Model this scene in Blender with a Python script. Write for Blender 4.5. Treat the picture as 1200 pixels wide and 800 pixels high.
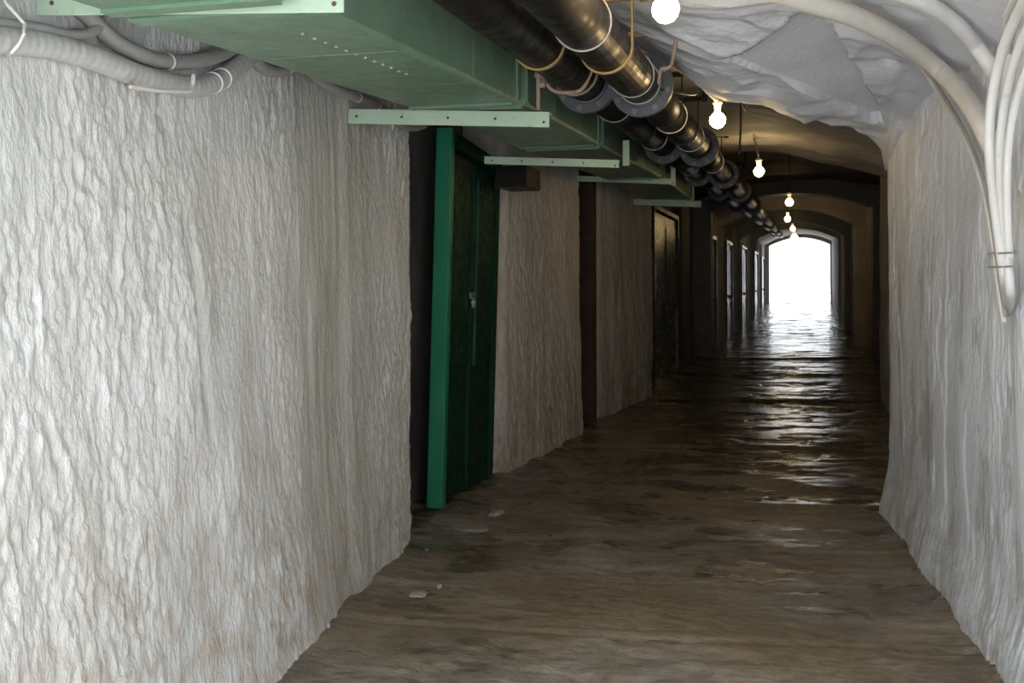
import bpy, bmesh, math, random
import numpy as np
from mathutils import Vector, Matrix

for _o in list(bpy.data.objects):
    bpy.data.objects.remove(_o)
scene = bpy.context.scene
COL = scene.collection
random.seed(7)

# ------------------------------------------------------------------ camera
FPX = 1250.0
H = 1.4
PITCH = math.atan(30 / FPX)
YAW = math.radians(15.154524)
SL = 0.0773219                       # the tunnel climbs away from the camera
cam_d = bpy.data.cameras.new('camera')
cam_d.sensor_width = 36.0
cam_d.lens = FPX / 1200 * 36.0
cam_d.clip_start = 0.05
cam_d.clip_end = 500
cam = bpy.data.objects.new('camera', cam_d)
COL.objects.link(cam)
cam.location = (0, 0, H)
cam.rotation_euler = (math.pi / 2 + PITCH, 0, YAW)
scene.camera = cam

# ------------------------------------------------------------------ sky, exposure
world = bpy.data.worlds.new('overcast_sky')
scene.world = world
world.use_nodes = True
bg = world.node_tree.nodes['Background']
bg.inputs['Color'].default_value = (0.87, 0.94, 1.0, 1)
bg.inputs['Strength'].default_value = 3.9
sun_d = bpy.data.lights.new('sun', 'SUN')
sun_d.energy = 24.0
sun_d.angle = math.radians(3)
sun_d.color = (0.97, 0.985, 1.0)
sun = bpy.data.objects.new('sun', sun_d)
COL.objects.link(sun)
sun.location = (0, -8, 12)
sun.rotation_euler = Vector((0.04, 0.342, -0.94)).to_track_quat('-Z', 'Y').to_euler()
scene.view_settings.view_transform = 'Standard'
scene.view_settings.look = 'None'
scene.view_settings.gamma = 1.0
scene.view_settings.use_curve_mapping = False
scene.view_settings.exposure = 0.0
scene.cycles.use_denoising = True
scene.cycles.max_bounces = 10
scene.cycles.diffuse_bounces = 6
scene.cycles.glossy_bounces = 4
scene.cycles.caustics_reflective = False
scene.cycles.caustics_refractive = False
scene.cycles.sample_clamp_indirect = 6.0

BULB_L = 95.0        # radiance of the frosted bulbs

# ------------------------------------------------------------------ picture <-> place
_cp, _sp = math.cos(PITCH), math.sin(PITCH)
_f = np.array([-math.sin(YAW) * _cp, math.cos(YAW) * _cp, _sp])
_r = np.array([math.cos(YAW), math.sin(YAW), 0.0])
_u = np.cross(_r, _f)


def ray(x, y):
    return _f + _r * (x - 600) / FPX - _u * (y - 400) / FPX


def P(x, y, Y=None, X=None, t=None):
    """photo point -> tunnel coordinates (across, along, height above the eye line of the slope)"""
    d = ray(x, y)
    if Y is not None:
        k = Y / d[1]
    elif X is not None:
        k = X / d[0]
    else:
        k = t / (d[2] - SL * d[1])
    q = d * k
    return np.array([q[0], q[1], q[2] - SL * q[1]])


def Wd(p):
    """tunnel coordinates -> world"""
    p = np.asarray(p, float)
    o = p.copy()
    o[..., 2] = p[..., 2] + SL * p[..., 1] + H
    return o


# ------------------------------------------------------------------ noise (numpy Perlin)
_rng = np.random.RandomState(11)
_perm = _rng.permutation(256)
_perm = np.concatenate([_perm, _perm, _perm])
_g3 = _rng.normal(size=(256, 3))
_g3 /= np.linalg.norm(_g3, axis=1)[:, None]


def perlin(p):
    p = np.asarray(p, float)
    i = np.floor(p).astype(int)
    f = p - i
    w = f * f * f * (f * (f * 6 - 15) + 10)
    i &= 255
    res = 0
    for dx in (0, 1):
        for dy in (0, 1):
            for dz in (0, 1):
                h = _perm[_perm[_perm[i[..., 0] + dx] + i[..., 1] + dy] + i[..., 2] + dz] & 255
                g = _g3[h]
                d = (g[..., 0] * (f[..., 0] - dx) + g[..., 1] * (f[..., 1] - dy) + g[..., 2] * (f[..., 2] - dz))
                ww = ((w[..., 0] if dx else 1 - w[..., 0]) * (w[..., 1] if dy else 1 - w[..., 1])
                      * (w[..., 2] if dz else 1 - w[..., 2]))
                res = res + ww * d
    return res


def fbm(p, oct=3, gain=0.5):
    s, a = 0, 1
    for k in range(oct):
        s = s + a * perlin(p * (2 ** k) + 17.3 * k)
        a *= gain
    return s


def sstep(a, b, x):
    u = np.clip((x - a) / (b - a), 0, 1)
    return u * u * (3 - 2 * u)


# ------------------------------------------------------------------ materials
def new_mat(name):
    m = bpy.data.materials.new(name)
    m.use_nodes = True
    nt = m.node_tree
    return m, nt, nt.nodes, nt.links, nt.nodes['Principled BSDF']


def nd(nt, typ, **kw):
    n = nt.nodes.new(typ)
    for k, v in kw.items():
        if k in n.inputs:
            n.inputs[k].default_value = v
        else:
            setattr(n, k, v)
    return n


def coords(nt, scale=(1, 1, 1)):
    g = nt.nodes.new('ShaderNodeNewGeometry')
    mp = nd(nt, 'ShaderNodeMapping')
    mp.inputs['Scale'].default_value = scale
    nt.links.new(g.outputs['Position'], mp.inputs['Vector'])
    return mp.outputs['Vector']


def noise(nt, vec, scale, detail=4, rough=0.55):
    n = nd(nt, 'ShaderNodeTexNoise')
    n.inputs['Scale'].default_value = scale
    n.inputs['Detail'].default_value = detail
    n.inputs['Roughness'].default_value = rough
    nt.links.new(vec, n.inputs['Vector'])
    return n.outputs['Fac']


def ramp(nt, fac, stops):
    n = nt.nodes.new('ShaderNodeValToRGB')
    els = n.color_ramp.elements
    while len(els) < len(stops):
        els.new(0.5)
    for e, (p, c) in zip(els, stops):
        e.position = p
        e.color = (*c, 1) if len(c) == 3 else c
    nt.links.new(fac, n.inputs['Fac'])
    return n.outputs['Color']


def mixc(nt, fac, a, b, mode='MIX'):
    n = nt.nodes.new('ShaderNodeMix')
    n.data_type = 'RGBA'
    n.blend_type = mode
    for s, v in ((n.inputs['Factor'], fac), (n.inputs[6], a), (n.inputs[7], b)):
        if hasattr(v, 'is_linked') or hasattr(v, 'links'):
            nt.links.new(v, s)
        elif isinstance(v, (int, float)):
            s.default_value = v
        else:
            s.default_value = (*v, 1)
    return n.outputs[2]


def mrange(nt, val, a, b, c=0.0, d=1.0):
    n = nt.nodes.new('ShaderNodeMapRange')
    n.inputs[1].default_value = a
    n.inputs[2].default_value = b
    n.inputs[3].default_value = c
    n.inputs[4].default_value = d
    nt.links.new(val, n.inputs[0])
    return n.outputs[0]


def math2(nt, op, a, b):
    n = nt.nodes.new('ShaderNodeMath')
    n.operation = op
    for s, v in zip(n.inputs, (a, b)):
        if isinstance(v, (int, float)):
            s.default_value = v
        else:
            nt.links.new(v, s)
    return n.outputs[0]


def bump(nt, height, strength, dist, prev=None):
    n = nt.nodes.new('ShaderNodeBump')
    n.inputs['Strength'].default_value = strength
    n.inputs['Distance'].default_value = dist
    nt.links.new(height, n.inputs['Height'])
    if prev is not None:
        nt.links.new(prev, n.inputs['Normal'])
    return n.outputs['Normal']


def rel_height(nt):
    """height above the sloping floor"""
    g = nt.nodes.new('ShaderNodeNewGeometry')
    s = nt.nodes.new('ShaderNodeSeparateXYZ')
    nt.links.new(g.outputs['Position'], s.inputs[0])
    m = math2(nt, 'MULTIPLY', s.outputs['Y'], SL)
    return math2(nt, 'SUBTRACT', s.outputs['Z'], m), s.outputs['Y']


def mat_plaster(name, c_light, c_mid, c_stain, dirt, stain_amt=0.5, dirt_top=0.7, streak=(9, 9, 0.5), fine=55, bstr=0.5, band=None, flake=None):
    m, nt, N, L, b = new_mat(name)
    v = coords(nt)
    col = ramp(nt, noise(nt, v, 2.2, 5), [(0.3, c_mid), (0.62, c_light)])
    vs = coords(nt, streak)
    st = mrange(nt, noise(nt, vs, 1.0, 4, 0.6), 0.5, 0.72, 0, stain_amt)
    col = mixc(nt, st, col, c_stain)
    h, _ = rel_height(nt)
    hd = mrange(nt, h, dirt_top, 0.0, 0, 1)
    dn = mrange(nt, noise(nt, v, 7.0, 5, 0.65), 0.42, 0.66, 0, 1)
    col = mixc(nt, math2(nt, 'MULTIPLY', hd, dn), col, dirt)
    sp = mrange(nt, noise(nt, v, 38.0, 3, 0.6), 0.66, 0.74, 0, 0.35)
    col = mixc(nt, sp, col, dirt)
    if flake is not None:                   # limewash flaked off in patches
        fk = mrange(nt, noise(nt, coords(nt, (1, 1, 0.42)), 4.2, 6, 0.6), 0.56, 0.585, 0, 0.7)
        fk = math2(nt, 'MULTIPLY', fk, mrange(nt, h, 1.75, 1.35, 0, 1))
        col = mixc(nt, fk, col, flake)
    if band is not None:                    # damp stain that runs down one strip of the wall
        yc, wd, bc = band
        _, yy = rel_height(nt)
        wob = math2(nt, 'MULTIPLY', math2(nt, 'SUBTRACT', noise(nt, coords(nt, (1, 1, 0.6)), 3.0, 4), 0.5), 0.45)
        dist = math2(nt, 'ABSOLUTE', math2(nt, 'SUBTRACT', math2(nt, 'ADD', yy, wob), yc), 0.0)
        bf = mrange(nt, dist, wd, wd * 0.35, 0, 0.75)
        bf = math2(nt, 'MULTIPLY', bf, mrange(nt, noise(nt, coords(nt, (14, 14, 0.4)), 1.0, 3), 0.3, 0.6, 0.35, 1.0))
        col = mixc(nt, bf, col, bc)
    L.new(col, b.inputs['Base Color'])
    b.inputs['Roughness'].default_value = 0.72
    b.inputs['Specular IOR Level'].default_value = 0.3
    n1 = bump(nt, noise(nt, coords(nt, (1, 1, 0.45)), fine, 4, 0.6), bstr, 0.012)
    L.new(n1, b.inputs['Normal'])
    return m


M = {}
M['wall_white'] = mat_plaster('whitewashed_rough_plaster', (0.72, 0.715, 0.70), (0.62, 0.615, 0.60), (0.50, 0.475, 0.42), (0.46, 0.37, 0.28), 0.5, 1.1, fine=70, bstr=0.65, band=(4.45, 0.72, (0.41, 0.385, 0.325)))
M['wall_right'] = mat_plaster('whitewashed_smooth_plaster', (0.76, 0.785, 0.82), (0.66, 0.68, 0.71), (0.52, 0.52, 0.51), (0.42, 0.38, 0.33), 0.5, 0.5, (6, 6, 0.8), 45, 0.6, flake=(0.47, 0.455, 0.43))
M['ceil_rock'] = mat_plaster('whitewashed_rock', (0.76, 0.785, 0.83), (0.66, 0.68, 0.715), (0.54, 0.53, 0.52), (0.40, 0.38, 0.36), 0.35, 0.1, (3, 3, 3), 40, 0.45)
M['wall_dirty'] = mat_plaster('grimy_limewash', (0.62, 0.59, 0.545), (0.50, 0.47, 0.43), (0.34, 0.295, 0.24), (0.32, 0.26, 0.19), 0.6, 0.9, (3.5, 3.5, 0.9), 45, 0.5)
M['rock_dark'] = mat_plaster('dark_rock', (0.21, 0.195, 0.175), (0.13, 0.12, 0.11), (0.08, 0.07, 0.06), (0.09, 0.075, 0.06), 0.6, 0.6, (3, 3, 1.0), 30, 0.5)  # darker rock colour for recess back, bay, high ceiling and first frame
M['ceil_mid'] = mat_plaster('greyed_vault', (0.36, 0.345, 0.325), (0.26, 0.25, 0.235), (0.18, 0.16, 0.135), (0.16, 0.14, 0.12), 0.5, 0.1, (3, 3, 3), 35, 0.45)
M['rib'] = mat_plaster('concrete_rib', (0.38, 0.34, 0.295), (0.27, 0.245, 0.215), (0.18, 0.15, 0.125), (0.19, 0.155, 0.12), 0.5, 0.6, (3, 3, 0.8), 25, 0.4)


def mat_floor():
    m, nt, N, L, b = new_mat('wet_worn_concrete')
    v = coords(nt)
    h, yy = rel_height(nt)
    c = ramp(nt, noise(nt, v, 1.6, 7, 0.62), [(0.28, (0.105, 0.084, 0.062)), (0.46, (0.20, 0.166, 0.128)), (0.60, (0.28, 0.24, 0.195)), (0.78, (0.37, 0.33, 0.28))])
    yel = mrange(nt, noise(nt, coords(nt, (1.0, 1.6, 1)), 0.9, 4), 0.44, 0.64, 0, 0.65)
    c = mixc(nt, yel, c, (0.20, 0.14, 0.068))
    blk = mrange(nt, noise(nt, coords(nt, (1.2, 2.6, 1)), 2.4, 6, 0.7), 0.56, 0.70, 0, 0.6)
    c = mixc(nt, blk, c, (0.05, 0.042, 0.035))
    fm = ramp(nt, noise(nt, coords(nt, (1, 1.5, 1)), 13.0, 6, 0.7), [(0.34, (0.52, 0.50, 0.48)), (0.52, (1, 1, 1)), (0.70, (1.35, 1.33, 1.3))])
    c = mixc(nt, 0.8, c, fm, 'MULTIPLY')
    # wet film: patchy near the mouth, nearly everywhere deeper in
    wn = noise(nt, coords(nt, (0.9, 2.2, 1)), 1.5, 5, 0.62)
    wy = mrange(nt, yy, 3.5, 9.5, -0.065, 0.14)
    wet = mrange(nt, math2(nt, 'ADD', wn, wy), 0.50, 0.60, 0, 1)
    c = mixc(nt, math2(nt, 'MULTIPLY', wet, 0.45), c, (0.045, 0.032, 0.018))
    L.new(c, b.inputs['Base Color'])
    L.new(mrange(nt, wet, 0, 1, 0.60, 0.11), b.inputs['Roughness'])
    b.inputs['Specular IOR Level'].default_value = 0.5
    n1 = bump(nt, noise(nt, coords(nt, (0.8, 1.6, 1)), 20, 5, 0.65), 0.6, 0.014)
    L.new(mrange(nt, wet, 0, 1, 0.65, 0.22), n1.node.inputs['Strength'])
    n2 = bump(nt, noise(nt, v, 120, 3, 0.6), 0.3, 0.004, n1)
    L.new(n2, b.inputs['Normal'])
    return m


M['floor'] = mat_floor()


def mat_paint(name, col, rough=0.4, wear=None, wear_amt=0.3, metallic=0.0, var=0.15, wscale=30, spec=0.4):
    m, nt, N, L, b = new_mat(name)
    v = coords(nt)
    dark = tuple(x * (1 - var * 2) for x in col)
    c = ramp(nt, noise(nt, v, 5.0, 5), [(0.35, dark), (0.65, col)])
    if wear is not None:
        w = mrange(nt, noise(nt, v, wscale, 4, 0.7), 0.62, 0.70, 0, wear_amt)
        c = mixc(nt, w, c, wear)
    L.new(c, b.inputs['Base Color'])
    b.inputs['Metallic'].default_value = metallic
    b.inputs['Specular IOR Level'].default_value = spec
    L.new(mrange(nt, noise(nt, v, 14, 3), 0.3, 0.7, rough * 0.75, min(1, rough * 1.25)), b.inputs['Roughness'])
    L.new(bump(nt, noise(nt, v, 60, 3), 0.15, 0.004), b.inputs['Normal'])
    return m


M['duct'] = mat_paint('green_duct_paint', (0.165, 0.27, 0.178), 0.40, (0.22, 0.33, 0.24), 0.3, var=0.10, wscale=9)
M['bracket'] = mat_paint('pale_green_iron', (0.46, 0.60, 0.45), 0.5, (0.22, 0.10, 0.05), 0.6, var=0.06, wscale=26)
M['door'] = mat_paint('door_green_shaded', (0.006, 0.042, 0.023), 0.55, (0.012, 0.07, 0.045), 0.3, var=0.15, spec=0.15)  # door green with shade painted in, for leaves, head and far jamb
M['door_frame'] = mat_paint('door_green_lit', (0.018, 0.20, 0.11), 0.45, (0.22, 0.45, 0.34), 0.6, var=0.1, wscale=50)  # lit copy of the same door green, for near jamb and rivets
M['door_edge'] = mat_paint('green_edge_highlight', (0.014, 0.085, 0.05), 0.45, None, var=0.2)  # highlight along the leaf edge strips, painted as a lighter green
M['door_far'] = mat_paint('glossy_green_door_paint', (0.015, 0.045, 0.032), 0.28, None, var=0.15)
M['pipe'] = mat_paint('black_iron_pipe', (0.013, 0.011, 0.010), 0.48, (0.035, 0.026, 0.018), 0.4, metallic=0.0, var=0.2, wscale=20, spec=0.22)
M['flange'] = mat_paint('grey_black_flange', (0.10, 0.105, 0.118), 0.55, (0.12, 0.10, 0.09), 0.4, metallic=0.0, var=0.15)
M['rusty'] = mat_paint('rusty_strap', (0.38, 0.27, 0.20), 0.65, (0.20, 0.09, 0.04), 0.6, var=0.15, wscale=40)
M['ochre'] = mat_paint('ochre_primer_iron', (0.45, 0.30, 0.12), 0.6, (0.16, 0.08, 0.03), 0.6, var=0.15, wscale=40)
M['wire'] = mat_paint('galvanised_wire', (0.55, 0.53, 0.50), 0.45, None, metallic=0.6, var=0.1)
M['conduit'] = mat_paint('whitewashed_tape_wrap', (0.56, 0.545, 0.52), 0.7, (0.36, 0.33, 0.29), 0.5, var=0.09, wscale=22)
M['conduit_dark'] = mat_paint('grey_tape_wrap', (0.40, 0.385, 0.365), 0.7, (0.26, 0.24, 0.21), 0.5, var=0.1, wscale=22)
M['cable'] = mat_paint('whitewashed_cable', (0.74, 0.735, 0.71), 0.6, (0.52, 0.49, 0.44), 0.4, var=0.05, wscale=18)
M['cable_cream'] = mat_paint('cream_cable', (0.74, 0.70, 0.63), 0.6, (0.50, 0.44, 0.36), 0.4, var=0.05, wscale=18)
M['white_rod'] = mat_paint('white_painted_rod', (0.78, 0.74, 0.70), 0.55, (0.42, 0.25, 0.18), 0.7, var=0.05, wscale=70)
M['black_cord'] = mat_paint('black_cord', (0.02, 0.018, 0.016), 0.5)
M['socket'] = mat_paint('ivory_lamp_socket', (0.62, 0.58, 0.48), 0.5, None, var=0.1)
M['steel'] = mat_paint('bare_steel', (0.55, 0.55, 0.55), 0.3, None, metallic=0.8, var=0.1)
M['stone_chip'] = mat_paint('pale_plaster_chip', (0.40, 0.375, 0.34), 0.85, (0.24, 0.21, 0.18), 0.5, var=0.15)
M['bolt_head'] = mat_paint('worn_bolt_head', (0.24, 0.22, 0.215), 0.5, None, var=0.2)
M['bolt'] = mat_paint('rusted_bolt', (0.13, 0.07, 0.045), 0.6, None, var=0.2)
M['timber'] = mat_paint('dark_brown_timber', (0.065, 0.045, 0.032), 0.75, (0.11, 0.08, 0.06), 0.4, var=0.2, wscale=8, spec=0.2)
M['ground'] = mat_paint('pale_limestone_ground', (0.55, 0.555, 0.56), 0.85, None, var=0.08)
mb_, nt_, N_, L_, b_ = new_mat('glowing_frosted_glass')
b_.inputs['Base Color'].default_value = (1, 0.9, 0.7, 1)
b_.inputs['Emission Color'].default_value = (1.0, 0.70, 0.33, 1)
b_.inputs['Emission Strength'].default_value = BULB_L
M['bulb'] = mb_
M['bulb_dim'] = mb_.copy()
M['bulb_dim'].name = 'dimmer_frosted_glass'
M['bulb_dim'].node_tree.nodes['Principled BSDF'].inputs['Emission Strength'].default_value = BULB_L * 0.3


# ------------------------------------------------------------------ object helpers
def link(name, me, mat, parent=None):
    o = bpy.data.objects.new(name, me)
    COL.objects.link(o)
    if mat is not None and not me.materials:
        me.materials.append(M[mat] if isinstance(mat, str) else mat)
    if parent is not None:
        o.parent = parent
        o.matrix_parent_inverse = Matrix.Translation(parent.location).inverted() if parent.type == 'EMPTY' else Matrix()
    return o


def tag(o, label, cat, group=None):
    o['label'] = label
    o['category'] = cat
    if group:
        o['group'] = group
    return o


def thing(name, label, cat, loc, group=None):
    o = bpy.data.objects.new(name, None)
    o.empty_display_size = 0.1
    COL.objects.link(o)
    o.location = Vector(Wd(np.array(loc)))
    return tag(o, label, cat, group)


def structure(o):
    o['kind'] = 'structure'
    return o


def mesh(name, verts, faces, smooth=False, world_pts=False):
    v = np.asarray(verts, float)
    if not world_pts:
        v = Wd(v)
    me = bpy.data.meshes.new(name)
    me.from_pydata([tuple(x) for x in v], [], [tuple(int(i) for i in f) for f in faces])
    me.update()
    if smooth:
        me.polygons.foreach_set('use_smooth', [True] * len(me.polygons))
    return me


def sheet(name, pts, smooth=True):
    """grid of tunnel points (n, m, 3) -> mesh"""
    n, m = pts.shape[:2]
    v = Wd(pts).reshape(-1, 3)
    idx = np.arange(n * m).reshape(n, m)
    q = np.stack([idx[:-1, :-1], idx[1:, :-1], idx[1:, 1:], idx[:-1, 1:]], -1).reshape(-1, 4)
    me = bpy.data.meshes.new(name)
    me.vertices.add(len(v))
    me.vertices.foreach_set('co', v.ravel())
    me.loops.add(q.size)
    me.loops.foreach_set('vertex_index', q.ravel())
    me.polygons.add(len(q))
    me.polygons.foreach_set('loop_start', np.arange(0, q.size, 4))
    me.polygons.foreach_set('use_smooth', np.full(len(q), smooth))
    me.update(calc_edges=True)
    me.validate()
    return me


def normals(pts):
    du = np.gradient(pts, axis=0)
    dv = np.gradient(pts, axis=1)
    n = np.cross(du, dv)
    return n / (np.linalg.norm(n, axis=-1, keepdims=True) + 1e-12)


class MB:
    """collects shapes in tunnel coordinates"""

    def __init__(self):
        self.v, self.f = [], []

    def add(self, vs, fs):
        o = len(self.v)
        self.v += [tuple(x) for x in vs]
        self.f += [tuple(i + o for i in f) for f in fs]
        return self

    def box(self, a, b, bev=0.0):
        x0, y0, z0 = a
        x1, y1, z1 = b
        if bev <= 0:
            return self.add([(x0, y0, z0), (x1, y0, z0), (x1, y1, z0), (x0, y1, z0), (x0, y0, z1), (x1, y0, z1), (x1, y1, z1), (x0, y1, z1)],
                            [(3, 2, 1, 0), (4, 5, 6, 7), (0, 1, 5, 4), (1, 2, 6, 5), (2, 3, 7, 6), (3, 0, 4, 7)])
        c = bev
        vs = []
        for z, k in ((z0, c), (z0 + c, 0), (z1 - c, 0), (z1, c)):
            ring = [(x0 + k + c, y0 + k), (x1 - k - c, y0 + k), (x1 - k, y0 + k + c), (x1 - k, y1 - k - c), (x1 - k - c, y1 - k), (x0 + k + c, y1 - k), (x0 + k, y1 - k - c), (x0 + k, y0 + k + c)]
            vs += [(x, y, z) for x, y in ring]
        fs = [tuple(range(7, -1, -1)), tuple(range(24, 32))]
        for r in range(3):
            for i in range(8):
                j = (i + 1) % 8
                fs.append((r * 8 + i, r * 8 + j, r * 8 + 8 + j, r * 8 + 8 + i))
        return self.add(vs, fs)

    def tube(self, path, rad, seg=12, cap=True):
        path = np.asarray(path, float)
        n = len(path)
        rad = np.full(n, rad) if np.isscalar(rad) else np.asarray(rad)
        T = np.gradient(path, axis=0)
        T /= np.linalg.norm(T, axis=1)[:, None] + 1e-12
        up = np.array([0, 0, 1.0]) if abs(T[0, 2]) < 0.9 else np.array([1.0, 0, 0])
        vs = []
        a = np.linspace(0, 2 * math.pi, seg, endpoint=False)
        nrm = up - T[0] * (up @ T[0])
        for i in range(n):
            nrm = nrm - T[i] * (nrm @ T[i])
            nrm /= np.linalg.norm(nrm) + 1e-12
            bi = np.cross(T[i], nrm)
            vs += list(path[i] + rad[i] * (np.cos(a)[:, None] * nrm + np.sin(a)[:, None] * bi))
        fs = []
        for i in range(n - 1):
            for j in range(seg):
                k = (j + 1) % seg
                fs.append((i * seg + j, i * seg + k, (i + 1) * seg + k, (i + 1) * seg + j))
        if cap:
            fs.append(tuple(range(seg - 1, -1, -1)))
            fs.append(tuple((n - 1) * seg + j for j in range(seg)))
        return self.add(vs, fs)

    def lathe(self, c, prof, seg=20, axis='y'):
        """profile of (radius, offset along axis) revolved about c"""
        a = np.linspace(0, 2 * math.pi, seg, endpoint=False)
        vs = []
        for r, h in prof:
            for q in a:
                if axis == 'y':
                    vs.append((c[0] + r * math.cos(q), c[1] + h, c[2] + r * math.sin(q)))
                elif axis == 'z':
                    vs.append((c[0] + r * math.cos(q), c[1] + r * math.sin(q), c[2] + h))
                else:
                    vs.append((c[0] + h, c[1] + r * math.cos(q), c[2] + r * math.sin(q)))
        fs = []
        for i in range(len(prof) - 1):
            for j in range(seg):
                k = (j + 1) % seg
                fs.append((i * seg + j, i * seg + k, (i + 1) * seg + k, (i + 1) * seg + j))
        fs.append(tuple(range(seg)))
        fs.append(tuple((len(prof) - 1) * seg + j for j in range(seg)))
        return self.add(vs, fs)

    def build(self, name, mat, parent=None, smooth=False):
        me = mesh(name, self.v, self.f, smooth)
        bm = bmesh.new()
        bm.from_mesh(me)
        bmesh.ops.recalc_face_normals(bm, faces=bm.faces)
        bm.to_mesh(me)
        bm.free()
        if smooth:
            me.polygons.foreach_set('use_smooth', [len(p.vertices) == 4 for p in me.polygons])
        return link(name, me, mat, parent)


def spline(pts, n=40):
    """Catmull-Rom through the points"""
    p = np.asarray(pts, float)
    p = np.vstack([2 * p[0] - p[1], p, 2 * p[-1] - p[-2]])
    out = []
    seg = len(p) - 3
    for i in range(seg):
        m = max(2, n // seg)
        for s in np.linspace(0, 1, m, endpoint=(i == seg - 1)):
            a, b, c, d = p[i:i + 4]
            out.append(0.5 * ((2 * b) + (c - a) * s + (2 * a - 5 * b + 4 * c - d) * s * s + (3 * b - a - 3 * c + d) * s ** 3))
    return np.array(out)


# ------------------------------------------------------------------ shape of the tunnel
FT = -1.4
MOUTH = 0.9         # the near mouth of the tunnel; the camera stands just outside it


def floor_t(Y):
    return FT + 0.2 * np.clip((np.asarray(Y, float) - 35) / 25, 0, 1.6)


def near_left_x(Y, t):
    lo = np.interp(Y, [-1, 1.5, 3.5, 5.0, 5.6], [-1.7, -1.70, -1.80, -2.01, -2.09])
    hi = np.interp(Y, [-1, 1.5, 3.5, 5.0, 5.6], [-1.95, -1.97, -2.02, -2.08, -2.12])
    k = np.clip((t - FT) / 2.2, 0, 1)
    return lo + (hi - lo) * k ** 0.7


def right_x(Y, t=0):
    return np.interp(Y, [-1, 2.0, 4.24, 6.81], [1.05, 0.85, 0.69, 0.50])


_lip = np.array([P(690, 20, Y=5.5), P(745, 55, Y=5.6), P(790, 85, Y=5.6), P(850, 119, Y=5.7), P(900, 133, Y=5.85), P(940, 145, Y=6.05), P(1000, 156, Y=6.4), P(1025, 168, Y=6.6), P(1034, 180, Y=6.75), P(1037, 200, Y=6.8)])


def lip_Y(X):
    return np.interp(X, _lip[:, 0], _lip[:, 1])


def near_ceil_t(X, Y):
    lt = np.interp(X, _lip[:, 0], _lip[:, 2])
    base = np.interp(X, [-2.5, -1.0, -0.3, 0.2, 0.5, 0.72, 0.95], [1.34, 1.22, 1.06, 1.03, 0.98, 0.86, 0.55])
    k = sstep(0.0, 1.6, lip_Y(X) - Y)
    return lt * (1 - k) + base * k


# ================================================================== SETTING
# ---- floor
FLOOR_GRID = []


def build_floor():
    xs = np.concatenate([np.arange(-3.7, -2.4, 0.15), np.arange(-2.4, 1.5, 0.028), np.arange(1.5, 2.8, 0.15)])
    ys = np.concatenate([np.arange(0.5, 2.6, 0.1), np.arange(2.6, 10, 0.022), np.arange(10, 22, 0.05), np.arange(22, 61.1, 0.25)])
    Y, X = np.meshgrid(ys, xs, indexing='ij')
    t = floor_t(Y)
    p = np.stack([X, Y, np.zeros_like(X)], -1)
    d = 0.016 * fbm(p * [0.9, 1.4, 1], 4) + 0.006 * fbm(p * [5, 9, 1] + 3.1, 4, 0.5)
    # worn flaking skin of the screed
    fl = fbm(p * [1.3, 2.4, 1] + 9.7, 5, 0.6)
    d = d - 0.010 * sstep(0.10, 0.13, fl) - 0.006 * sstep(0.30, 0.32, fl)
    # transverse joints and low steps
    for y0, amp, wob in ((4.30, 0.004, 0.08), (5.75, 0.003, 0.08), (9.25, 0.022, 0.06), (12.9, 0.02, 0.05), (16.5, 0.02, 0.06), (20.0, 0.025, 0.05)):
        yy = y0 + wob * perlin(p * [1.1, 0, 1] + y0) + 0.06 * X
        d = d - 0.014 * np.exp(-((Y - yy) / 0.018) ** 2) + amp * (sstep(-0.01, 0.02, Y - yy) - sstep(0.5, 2.5, Y - yy))
    # a joint that runs along the tunnel
    xj = -1.25 + 0.05 * perlin(p * [0, 0.8, 1] + 4) + 0.02 * (Y - 5)
    d = d - 0.012 * np.exp(-((X - xj) / 0.02) ** 2) * sstep(4.6, 5.4, Y) * (1 - sstep(8.6, 9.2, Y))
    # dirt banked against the walls
    lw = np.interp(Y, [2, 3.5, 5.6, 7.2, 9.9, 13.3], [-1.72, -1.80, -2.09, -2.07, -1.97, -1.8])
    d = d + 0.035 * np.exp(-np.clip(X - lw, 0, 9) / 0.09) * (0.6 + 0.8 * perlin(p * [3, 3, 1]))
    d = d + 0.03 * np.exp(-np.clip(right_x(Y) - X, 0, 9) / 0.06) * (Y < 7)
    me = sheet('floor', np.stack([X, Y, t + d], -1))
    FLOOR_GRID.extend([xs, ys, t + d])
    structure(link('floor', me, 'floor'))


build_floor()


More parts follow.
